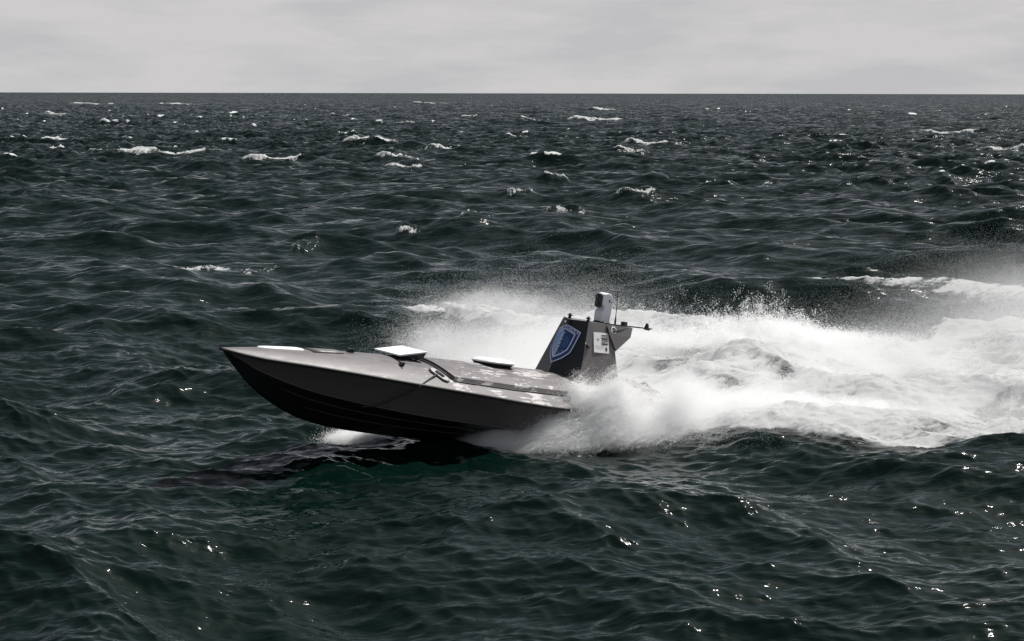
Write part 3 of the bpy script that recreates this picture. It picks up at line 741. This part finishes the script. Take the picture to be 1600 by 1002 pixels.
for (s, t) in ((.06, .39), (.10, .43), (-.06, .39), (-.10, .43), (-.13, .49)):
    vs = [(s + (.014 if i % 2 == 0 else .006) * math.cos(math.radians(90 + 36 * i)), t + (.014 if i % 2 == 0 else .006) * math.sin(math.radians(90 + 36 * i))) for i in range(10)]
    wrap_mesh('badge_star', vs, [tuple(range(10))], .018, M['b_sword'], bd)
def badge_text(body, s_mid, sg):
    vs, fs = text_verts(body, .062, .0012)
    out = []
    for v in vs:
        s = s_mid + v.x; t = .862 - abs(s) * .372 - .002 + v.y
        out.append(facet(s, t, .016))
    mesh_obj('badge_lettering', out, fs, M['b_border'], bd)
badge_text('FORCE X', .125, 1); badge_text('TASK', -.15, -1)

# white sign plate with print
sg0 = [Vector((-7.009, .365, .834)), Vector((-7.354, .370, .834)), Vector((-7.352, .465, .496)), Vector((-6.999, .46, .498))]
for v in sg0: v.y = port_face(v.x, v.z).y
def sign_pt(u, v, off):   # u 0..1 toward the stern, v 0..1 up
    a = sg0[3].lerp(sg0[2], u); b = sg0[0].lerp(sg0[1], u); p = a.lerp(b, v); return p + Vector((0, .96, .28)) * off
def sign_poly(name, pts, m, off, parent):
    o = mesh_obj(name, [sign_pt(u, v, off) for u, v in pts], [tuple(range(len(pts)))], m, parent); return o
cs = [(0, 0), (1, 0), (1, 1), (0, 1)]
sgn = mesh_obj('sign_plate', [sign_pt(u, v, .010) for u, v in cs] + [sign_pt(u, v, -.002) for u, v in cs], [(0, 1, 2, 3), (7, 6, 5, 4), (0, 4, 5, 1), (1, 5, 6, 2), (2, 6, 7, 3), (3, 7, 4, 0)], M['sign'], tower); fix_normals(sgn)
sgn['label'] = 'white printed sign plate on the tower side'
sign_poly('sign_block', [(.52, .665), (.93, .665), (.93, .90), (.52, .90)], M['ink'], .013, sgn)
sign_poly('sign_block', [(.52, .40), (.93, .40), (.93, .635), (.52, .635)], M['ink'], .013, sgn)
def sign_text(body, u, v, size, m, off=.016, al=1.0):
    vs, fs = text_verts(body, size)
    mesh_obj('sign_lettering', [sign_pt(u + p.x, v + p.y * 1.0, off) for p in vs], fs, m, sgn)
sign_text('NATO', .725, .785, .185, M['sign']); sign_text('OTAN', .725, .52, .185, M['sign'])
sign_text('Allied Command', .37, .325, .085, M['ink']); sign_text('Transformation', .37, .225, .085, M['ink'])
star = []
for i in range(8):
    r_ = .17 if i % 2 == 0 else .05; a = math.radians(90 + 45 * i); star.append((.27 + r_ * math.cos(a) * .95, .64 + r_ * math.sin(a)))
for a, b in ((0, 1), (2, 3), (4, 5), (6, 7)):
    sign_poly('sign_emblem', [(.27, .64), star[a], star[b]], M['ink'], .013, sgn)
ring = [(.82 + .09 * math.cos(a), .2 + .13 * math.sin(a)) for a in np.linspace(0, 2 * math.pi, 16, endpoint=False)]
sign_poly('sign_crest', ring, M['deck_fit'], .013, sgn); sign_poly('sign_crest', [(.82 + (u - .82) * .55, .2 + (v - .2) * .55) for u, v in ring], M['ink'], .016, sgn)

# equipment on the tower top
def topz(x): return float(np.interp(-x, [6.755, 6.911, 7.951], [.985, 1.0, .975]))
def knob(x, y, k=1.0):
    z = topz(x); o = cyl('nav_lamp', (x, y, z - .005), (x, y, z + .035 * k), .03 * k, .02 * k, M['black'], tower, 12)
    cyl('lamp_cap', (x, y, z + .035 * k), (x, y, z + .05 * k), .042 * k, .045 * k, M['black'], o, 12); cyl('lamp_stem', (x, y, z + .05 * k), (x, y, z + .075 * k), .02 * k, .02 * k, M['black'], o, 10)
knob(-6.90, -.16, 1.1); knob(-6.95, .26, 1.1)
fp = facet(.0, .965, .0)
hl = box('head_lamp', fp + Vector((.03, .02, -.005)), (.04, .05, .045), M['black'], tower, .01)
cyl('lamp_lens', fp + Vector((.066, .0, -.01)), fp + Vector((.080, .0, -.012)), .02, .02, M['lamp'], hl, 12)
# camera turret
yawT = math.radians(2)
FTU = Matrix.Translation((-7.455, .06, .985)) @ Matrix.Rotation(-yawT, 4, 'Z')
def side_prism(name, prof_xz, hw, m, parent, bev):
    n = len(prof_xz); vs = [FTU @ Vector((x, -hw, z)) for x, z in prof_xz] + [FTU @ Vector((x, hw, z)) for x, z in prof_xz]
    o = mesh_obj(name, vs, [tuple(range(n)), tuple(range(n, 2 * n))[::-1]] + [(i, n + i, n + (i + 1) % n, (i + 1) % n) for i in range(n)], m, parent); fix_normals(o); bevel(o, bev, 3, 20); return o
tur = side_prism('camera_turret', [(.11, 0), (.12, .2), (.075, .24), (.075, .30), (.13, .33), (.13, .46), (.10, .51), (.02, .535), (-.06, .515), (-.105, .45), (-.115, .34), (-.10, .0)], .10, M['turret'], tower, .025)
cyl('turret_base', (-7.455, .06, .97), (-7.455, .06, 1.02), .15, .14, M['under'], tur, 24)
fc = [(y, z) for y, z in rrect(.088, .125, .045, 5)]
face = mesh_obj('turret_face', [FTU @ Vector((.132, y, .385 + z)) for y, z in fc] + [FTU @ Vector((.150, y * .95, .385 + z * .95)) for y, z in fc],
                [tuple(range(len(fc), 2 * len(fc)))] + [(i, (i + 1) % len(fc), len(fc) + (i + 1) % len(fc), len(fc) + i) for i in range(len(fc))], M['under'], tur); fix_normals(face)
for (y, z, r_) in ((-.01, .445, .040), (.0, .335, .038), (.058, .33, .018)):
    cyl('camera_lens', FTU @ Vector((.144, y, z)), FTU @ Vector((.158, y, z)), r_ + .01, r_, M['black'], tur, 18)
    cyl('lens_glass', FTU @ Vector((.156, y, z)), FTU @ Vector((.161, y, z)), r_ * .75, r_ * .7, M['glass'], tur, 18)
cyl('turret_pivot', FTU @ Vector((-.04, .095, .40)), FTU @ Vector((-.04, .112, .40)), .032, .028, M['under'], tur, 16)
cyl('pivot_cap', FTU @ Vector((-.04, .11, .40)), FTU @ Vector((-.04, .118, .40)), .016, .014, M['turret'], tur, 12)
# whip antenna and aft boom
cyl('whip_mount', (-7.65, .2, .98), (-7.64, .2, 1.13), .02, .012, M['black'], tower, 10)
tube('whip_antenna', [(-7.64, .2, 1.12), (-7.625, .2, 1.35), (-7.603, .2, 1.60)], .008, M['black'], tower, 6, True, .004)
bmv = box('aft_boom', (-7.90, .3, .993), (.56, .022, .010), M['black'], tower, .003)
box('boom_lamp', (-7.77, .3, 1.03), (.045, .04, .035), M['black'], bmv, .008)
tube('boom_shadow', [port_face(-7.45, .86, .03), port_face(-7.66, .925, .03), (-7.9, .33, .975)], .010, M['near_black'], tower, 6)  # dark tube laid along the wing to draw the boom's shadow
cyl('boom_light', (-8.33, .3, 1.0), (-8.33, .3, 1.085), .045, .022, M['black'], bmv, 12)
cyl('boom_foot', (-8.40, .3, .975), (-8.28, .3, .985), .02, .02, M['black'], bmv, 8)

# ------------------------------------------------------------------ sea, whitecaps, wake
build_sea_obj = build_sea()
build_sea_obj['kind'] = 'structure'; build_sea_obj['label'] = 'dark green choppy sea reaching the horizon'

def whitecap(b, i):
    bx, by, L, h, lab, wd, tl, am = b
    px = max(math.hypot(bx, by) / 2700 * 1.2, .02)
    ns = int(np.clip(L * 1.3 / px, 24, 260)); nn = int(np.clip(wd * 5.5 / (px * 1.6), 14, 110))
    s, n = np.meshgrid(np.linspace(-L * .68, L * .68, ns), np.linspace(-2.6 * wd, 2.2 * wd, nn))
    n = n + .35 * wd * sample(T2, s + bx * 3.1, s * 0 + by, L * 3.)
    x0 = bx + s; y0 = by + tl * s + n
    X, Y, Z, J = sea_pos(x0, y0, detail=False)
    nn_ = (n - .35 * wd * sample(T2, s + bx * 3.1, s * 0 + by, L * 3.)) / wd
    e = 1 - np.abs(s / (L * .62)) ** 4
    edge = .5 * sample(T2, s * 2 + 7 * i, n + i, max(L, 4) * .9)
    m_ = am * e - .08 + .36 * edge - np.where(nn_ > .1, (nn_ - .1) * 1.5, (-nn_ - .1) * .62) + .30 * sample(T3, s, n * .8 + 3 * i, max(6., L * .7)) * (1.2 - am * .5)
    lump = (.05 * sample(T1, s + i, n, 5. * max(1, wd)) + .06) * np.clip(m_, 0, 1) * min(1.3, .5 + h)
    foam = np.clip(m_ * .60, 0, .62)
    keep = m_ > .12
    lab_ = np.zeros(keep.shape, int); best = (0, 0); nl = 0      # one crest, one unbroken sheet of foam
    for a0 in zip(*np.nonzero(keep)):
        if lab_[a0]: continue
        nl += 1; st = [a0]; lab_[a0] = nl; cnt = 0
        while st:
            p_, q_ = st.pop(); cnt += 1
            for u_, v_ in ((p_ + 1, q_), (p_ - 1, q_), (p_, q_ + 1), (p_, q_ - 1)):
                if 0 <= u_ < keep.shape[0] and 0 <= v_ < keep.shape[1] and keep[u_, v_] and not lab_[u_, v_]: lab_[u_, v_] = nl; st.append((u_, v_))
        best = max(best, (cnt, nl))
    o = grid_mesh('whitecap', X, Y, Z + .02 + lump, M['foam'], keep=lab_ == best[1], attrs={'foam': foam + .12})
    o['label'] = lab; o['category'] = 'whitecap'; o['group'] = 'whitecaps breaking on the sea behind the boat'
    return o
for i, b in enumerate(BREAKERS): whitecap(b, i)

def wake_foam():
    sp = .055
    xs = np.arange(-4, 20, sp); ys = np.concatenate([np.arange(25.5, 46, sp), np.arange(46, 56, sp * 1.6)])
    x0, y0 = np.meshgrid(xs, ys)
    sd = poly_sd(x0, y0, WAKE_POLY)
    X, Y, Z, J = sea_pos(x0, y0, detail=False)
    big = sample(T2, x0, y0, 9.); mid = sample(T1, x0, y0, 7.)
    m_ = sstep(-.2, .75, sd + .28 * big + .1 * mid)
    m_ = np.where(sd > -1.0, m_, 0)
    dd, pp = seg_dist(x0, y0, FAR_RIDGE)
    m_ = np.maximum(m_, 1 - sstep(.15 + .8 * pp, .4 + 2.4 * np.clip(pp * 1.4, .08, 1), dd + .25 * np.abs(big)))
    # patches where dark water shows through
    hole = np.zeros_like(sd)
    for (hx, hy, rx, ry, a) in ((3.3, 30.9, .7, .5, .36), (4.4, 33.4, .6, 1.0, .2), (12., 29., 1.8, 1.2, .28), (9.0, 31., 1.5, .8, .22), (12.8, 46., 2.0, 2.5, .3)):
        hole = np.maximum(hole, a * np.exp(-((x0 - hx) / rx) ** 2 - ((y0 - hy) / ry) ** 2))
    foam = np.clip(.59 * m_ - .7 * hole + .13 * sample(T1, (x0 * AFT[0] + y0 * AFT[1]) * .45, (x0 * PORT[0] + y0 * PORT[1]) * 1.3, 6.) * m_ + .06 * big * m_, 0, 1)
    st_ = sample(T1, (x0 * AFT[0] + y0 * AFT[1]) * .45, (x0 * PORT[0] + y0 * PORT[1]) * 1.3, 6.)
    lump = (.035 * sample(T2, x0, y0, 3.1) + .02 * mid + .028 * st_ + .06) * m_
    o = grid_mesh('wake_foam', X, Y, Z + .045 + np.maximum(lump, 0), M['foam'], keep=(foam > .15), attrs={'foam': foam})
    o['kind'] = 'stuff'; o['label'] = 'broad churned white wake foam spreading behind the speedboat'
wake_foam()

# ------------------------------------------------------------------ spray: clouds of droplets
def droplet_nodes():
    g = bpy.data.node_groups.new('droplets', 'GeometryNodeTree')
    g.interface.new_socket('Geometry', in_out='INPUT', socket_type='NodeSocketGeometry'); g.interface.new_socket('Geometry', in_out='OUTPUT', socket_type='NodeSocketGeometry')
    i = g.nodes.new('NodeGroupInput'); o = g.nodes.new('NodeGroupOutput'); mtp = g.nodes.new('GeometryNodeMeshToPoints'); mtp.mode = 'VERTICES'
    at = g.nodes.new('GeometryNodeInputNamedAttribute'); at.data_type = 'FLOAT'; at.inputs['Name'].default_value = 'rad'
    sm_ = g.nodes.new('GeometryNodeSetMaterial'); sm_.inputs['Material'].default_value = M['drops']
    g.links.new(i.outputs[0], mtp.inputs['Mesh']); g.links.new(at.outputs['Attribute'], mtp.inputs['Radius']); g.links.new(mtp.outputs[0], sm_.inputs[0]); g.links.new(sm_.outputs[0], o.inputs[0])
    return g
DG = droplet_nodes()
def spray_obj(name, P, rad, label):
    me = bpy.data.meshes.new(name); me.vertices.add(len(P)); me.vertices.foreach_set('co', P.astype(np.float32).reshape(-1))
    a = me.attributes.new('rad', 'FLOAT', 'POINT'); a.data.foreach_set('value', rad.astype(np.float32)); me.update(); me.materials.append(M['drops'])
    o = bpy.data.objects.new(name, me); COL.objects.link(o); md = o.modifiers.new('droplets', 'NODES'); md.node_group = DG
    o['kind'] = 'stuff'; o['label'] = label; return o
def jets(nf, per, s_rng, n_fn, va, vn, vz, tmax, jit, z0=.0, rad=(.003, .008), tpow=1.0, side=1, seed=1, sc=.03):
    """filaments of droplets thrown from the hull: common velocity per filament, small spread along it"""
    r = np.random.default_rng(seed)
    s0 = r.uniform(*s_rng, nf); n0 = n_fn(s0)
    a = r.normal(*va, nf); b = np.abs(r.normal(*vn, nf)); c_ = np.abs(r.normal(*vz, nf))
    tt = tmax(c_) * r.uniform(0, 1, nf) ** tpow
    k = per
    t = tt[:, None] + r.normal(0, .03, (nf, k)) + r.uniform(-.04, .04, (nf, k)); t = np.maximum(t, 0)
    sp = jit * (.25 + t)
    s = s0[:, None] + a[:, None] * t + r.normal(size=(nf, k)) * sp; n = n0[:, None] + b[:, None] * t + r.normal(size=(nf, k)) * sp
    z = z0 + c_[:, None] * t - 4.9 * t ** 2 + r.normal(size=(nf, k)) * sp * .7
    s, n, z = s.ravel(), n.ravel(), z.ravel()
    P = np.stack([CONTACT[0] + AFT[0] * s + side * PORT[0] * n, CONTACT[1] + AFT[1] * s + side * PORT[1] * n, z], -1)
    rd = np.exp(r.uniform(np.log(rad[0]), np.log(rad[1]), len(P)))
    return P, rd
def mist(pts, n, hz, seed, rad=(.0022, .0048)):
    r = np.random.default_rng(seed); pts = np.array(pts, float); i = r.integers(0, len(pts), n)
    c = pts[i]
    P = np.stack([r.normal(c[:, 0], c[:, 2]), r.normal(c[:, 1], c[:, 3]), np.abs(r.normal(0, 1, n)) * hz * c[:, 4]], -1)
    return P, np.exp(r.uniform(np.log(rad[0]), np.log(rad[1]), n))
def cat(*a): return np.concatenate([p for p, _ in a]), np.concatenate([q for _, q in a])
wl = lambda s: np.clip(.12 + .32 * s, .05, 1.1)
def world(sn, side=1):
    s, n, z = sn
    return np.stack([CONTACT[0] + AFT[0] * s + side * PORT[0] * n, CONTACT[1] + AFT[1] * s + side * PORT[1] * n, z], -1)
def ropes(nf, per, s_rng, path, width, height, slope, length, seed, side=1, rad=(.0016, .0042), thin=.035, spow=1.0, zpow=.7, lump=1.6, z0=.02):
    """torn strings of droplets that fill a bank of spray lying along the hull and wake"""
    r = np.random.default_rng(seed)
    s0 = s_rng[0] + (s_rng[1] - s_rng[0]) * r.uniform(0, 1, nf) ** spow
    n0 = path(s0) + r.normal(0, 1, nf) * width(s0)
    rag = np.clip(.72 + .30 * sample(T2, s0 * 1., n0 * .8 + seed, lump) + .14 * sample(T1, s0 * 2, n0, lump), .12, 1.5)
    z0_ = z0 + height(s0) * rag * r.uniform(0, 1, nf) ** zpow * np.exp(-((n0 - path(s0)) / (2.2 * width(s0))) ** 2)
    L = length * np.exp(r.normal(0, .5, nf)); sl = slope(s0) + r.normal(0, .28, nf); dn = r.normal(.18, .22, nf)
    u = r.uniform(-.5, .5, (nf, per)); th = thin * np.exp(r.normal(0, .6, nf))[:, None]
    s = s0[:, None] + L[:, None] * u + r.normal(size=(nf, per)) * th
    n = n0[:, None] + (L * dn)[:, None] * u + r.normal(size=(nf, per)) * th
    z = z0_[:, None] + (L * sl)[:, None] * u - .35 * (L[:, None] * u) ** 2 + r.normal(size=(nf, per)) * th
    k = z.ravel() > -.15
    P = world((s.ravel()[k], n.ravel()[k], z.ravel()[k]), side)
    return P, np.exp(r.uniform(np.log(rad[0]), np.log(rad[1]), len(P)))
I = lambda xs, ys: (lambda s: np.interp(s, xs, ys))
npath = I([-.4, 0, 1, 2, 3, 4, 6, 9], [.45, .60, .80, 1.02, 1.3, 1.6, 2.3, 3.4])
hgt = I([-.2, 0, .5, 1.2, 2.2, 3, 4, 5.5, 7.5], [.08, .16, .32, .52, .84, .92, .80, .55, .35])
slp = I([0, 2, 4, 7], [.6, .5, .1, -.15])
A1 = ropes(26000, 70, (.1, 7.5), npath, I([-.2, 1, 3, 7], [.16, .22, .33, .6]), hgt, slp, .42, 31, rad=(.0012, .0032), thin=.022, zpow=.95, z0=-.04)
A5 = ropes(24000, 60, (-.1, 2.8), lambda s: npath(s) - .04, I([-.2, 1, 3], [.13, .18, .25]), hgt, slp, .36, 35, rad=(.0014, .0036), thin=.02, zpow=1.0, z0=-.04)
A2 = ropes(6000, 60, (2.2, 6.5), lambda s: npath(s) - .35, I([0, 7], [.3, .5]), I([2, 3, 4.5, 6.5], [.7, .86, .8, .55]), I([2, 4, 7], [.35, .0, -.2]), .45, 32, rad=(.0012, .0032), thin=.03)
A3 = jets(700, 7, (0, 1.4), wl, (3.0, 1.5), (1.2, .6), (1.7, .8), lambda v: v / 4.9, .12, seed=33, rad=(.004, .011))
A4 = jets(1300, 10, (1.0, 4.5), wl, (4.5, 1.5), (1.6, .6), (2.8, .7), lambda v: v / 4.9, .10, seed=34, rad=(.002, .006))
P, rd = cat(A1, A2, A3, A4, A5)
spray_obj('near_spray', P, rd, 'white spray sheet bursting from the near side of the hull by the tower')
wls = lambda s: np.clip(.2 + .25 * s, 0, 1.1)
B1 = jets(18000, 90, (0, 4.6), wls, (5.4, .8), (6.6, 1.2), (3.2, 1.0), lambda v: v / 4.9 + .05, .12, seed=41, side=-1, rad=(.0011, .0028))
B2 = jets(10000, 100, (.3, 4.8), wls, (5.6, 1.2), (5.8, 1.3), (4.3, .8), lambda v: v / 4.9, .34, seed=42, side=-1, rad=(.0009, .0021), tpow=.8)
B3 = mist([(-2.58, 28.02, .20, .14, 1), (-2.3, 28.15, .22, .16, .8), (-2.05, 28.3, .22, .18, .7)], 120000, .075, 43, rad=(.002, .005))
fpath = I([3, 8, 13], [4.5, 10.4, 13.5])
B4 = ropes(5000, 50, (5.5, 13), fpath, I([5, 13], [.5, 1.3]), I([5, 8, 13], [.12, .35, .5]), lambda s: 0 * s, .5, 44, side=-1, thin=.09)
P, rd = cat(B1, B2, B3, B4)
spray_obj('far_spray', P, rd, 'misty white spray fan thrown out on the far side of the speedboat')
# stern wash and splashes over the wake
C1 = ropes(15000, 80, (4.6, 13), lambda s: 0 * s, I([4, 13], [.6, 1.5]), I([4.6, 5.6, 7, 9, 13], [.08, .35, .62, .6, .5]), I([4, 7, 13], [.3, 0, -.1]), .5, 51, thin=.045, rad=(.0012, .003))
def burst(cx, cy, wx, wy, n, per, vz, seed, rad=(.002, .007), jit=.05):
    r = np.random.default_rng(seed)
    x = r.normal(cx, wx, n); y = r.normal(cy, wy, n); v = np.abs(r.normal(*vz, n)) * np.exp(-((x - cx) / (wx * 1.6)) ** 2) * np.clip(.8 + .3 * sample(T2, x, y, 1.7), .3, 1.4); t = r.uniform(0, 1, n) ** .8 * v / 4.9
    vx = r.normal(-.2, .7, n); vy = r.normal(0, .7, n)
    t = np.maximum(t[:, None] + r.normal(0, .035, (n, per)), 0)
    X = x[:, None] + vx[:, None] * t + r.normal(0, jit, (n, per)); Y = y[:, None] + vy[:, None] * t + r.normal(0, jit, (n, per)); Zz = .3 + v[:, None] * t - 4.9 * t * t + r.normal(0, jit, (n, per))
    P = np.stack([X.ravel(), Y.ravel(), Zz.ravel()], -1); return P, np.exp(r.uniform(np.log(rad[0]), np.log(rad[1]), len(P)))
C2 = burst(5.5, 37.9, 1.25, .6, 6000, 36, (2.4, .6), 53)
C3 = burst(3.2, 38.5, 1.6, .8, 4000, 30, (1.8, .8), 54)
C4 = burst(5.6, 37.8, 1.5, .6, 1500, 5, (2.7, .5), 55, rad=(.004, .010), jit=.09)
P, rd = cat(C1, C2, C3, C4)
spray_obj('stern_spray', P, rd, 'white splashing spray over the wake right of the speedboat tower')
D1 = mist([(12.1, 39.3, 1.3, 1.8, .8), (13.2, 42, 1.3, 2, 1.), (14, 45, 1.6, 2, .9), (10, 36.5, 1.6, 1.5, .8), (12.5, 37, 1.8, 2, 1.), (15, 41, 2, 2, 1.), (8.3, 36.3, 1.5, 1, .6), (16, 46, 2, 1.6, .8)], 2600000, .75, 61, rad=(.0009, .0021))
D2 = mist([(3.2, 37.2, .8, .7, .5), (7.3, 29.5, 1.5, .8, .35), (9.5, 30.5, 1.5, 1.2, .45), (11, 32.5, 1.5, 1.4, .6), (5.2, 29.2, 1.2, .6, .35)], 1000000, .5, 62, rad=(.0009, .0021))
P, rd = cat(D1, D2)
spray_obj('drifting_mist', P, rd, 'bright white mist drifting over the wake at the right edge')
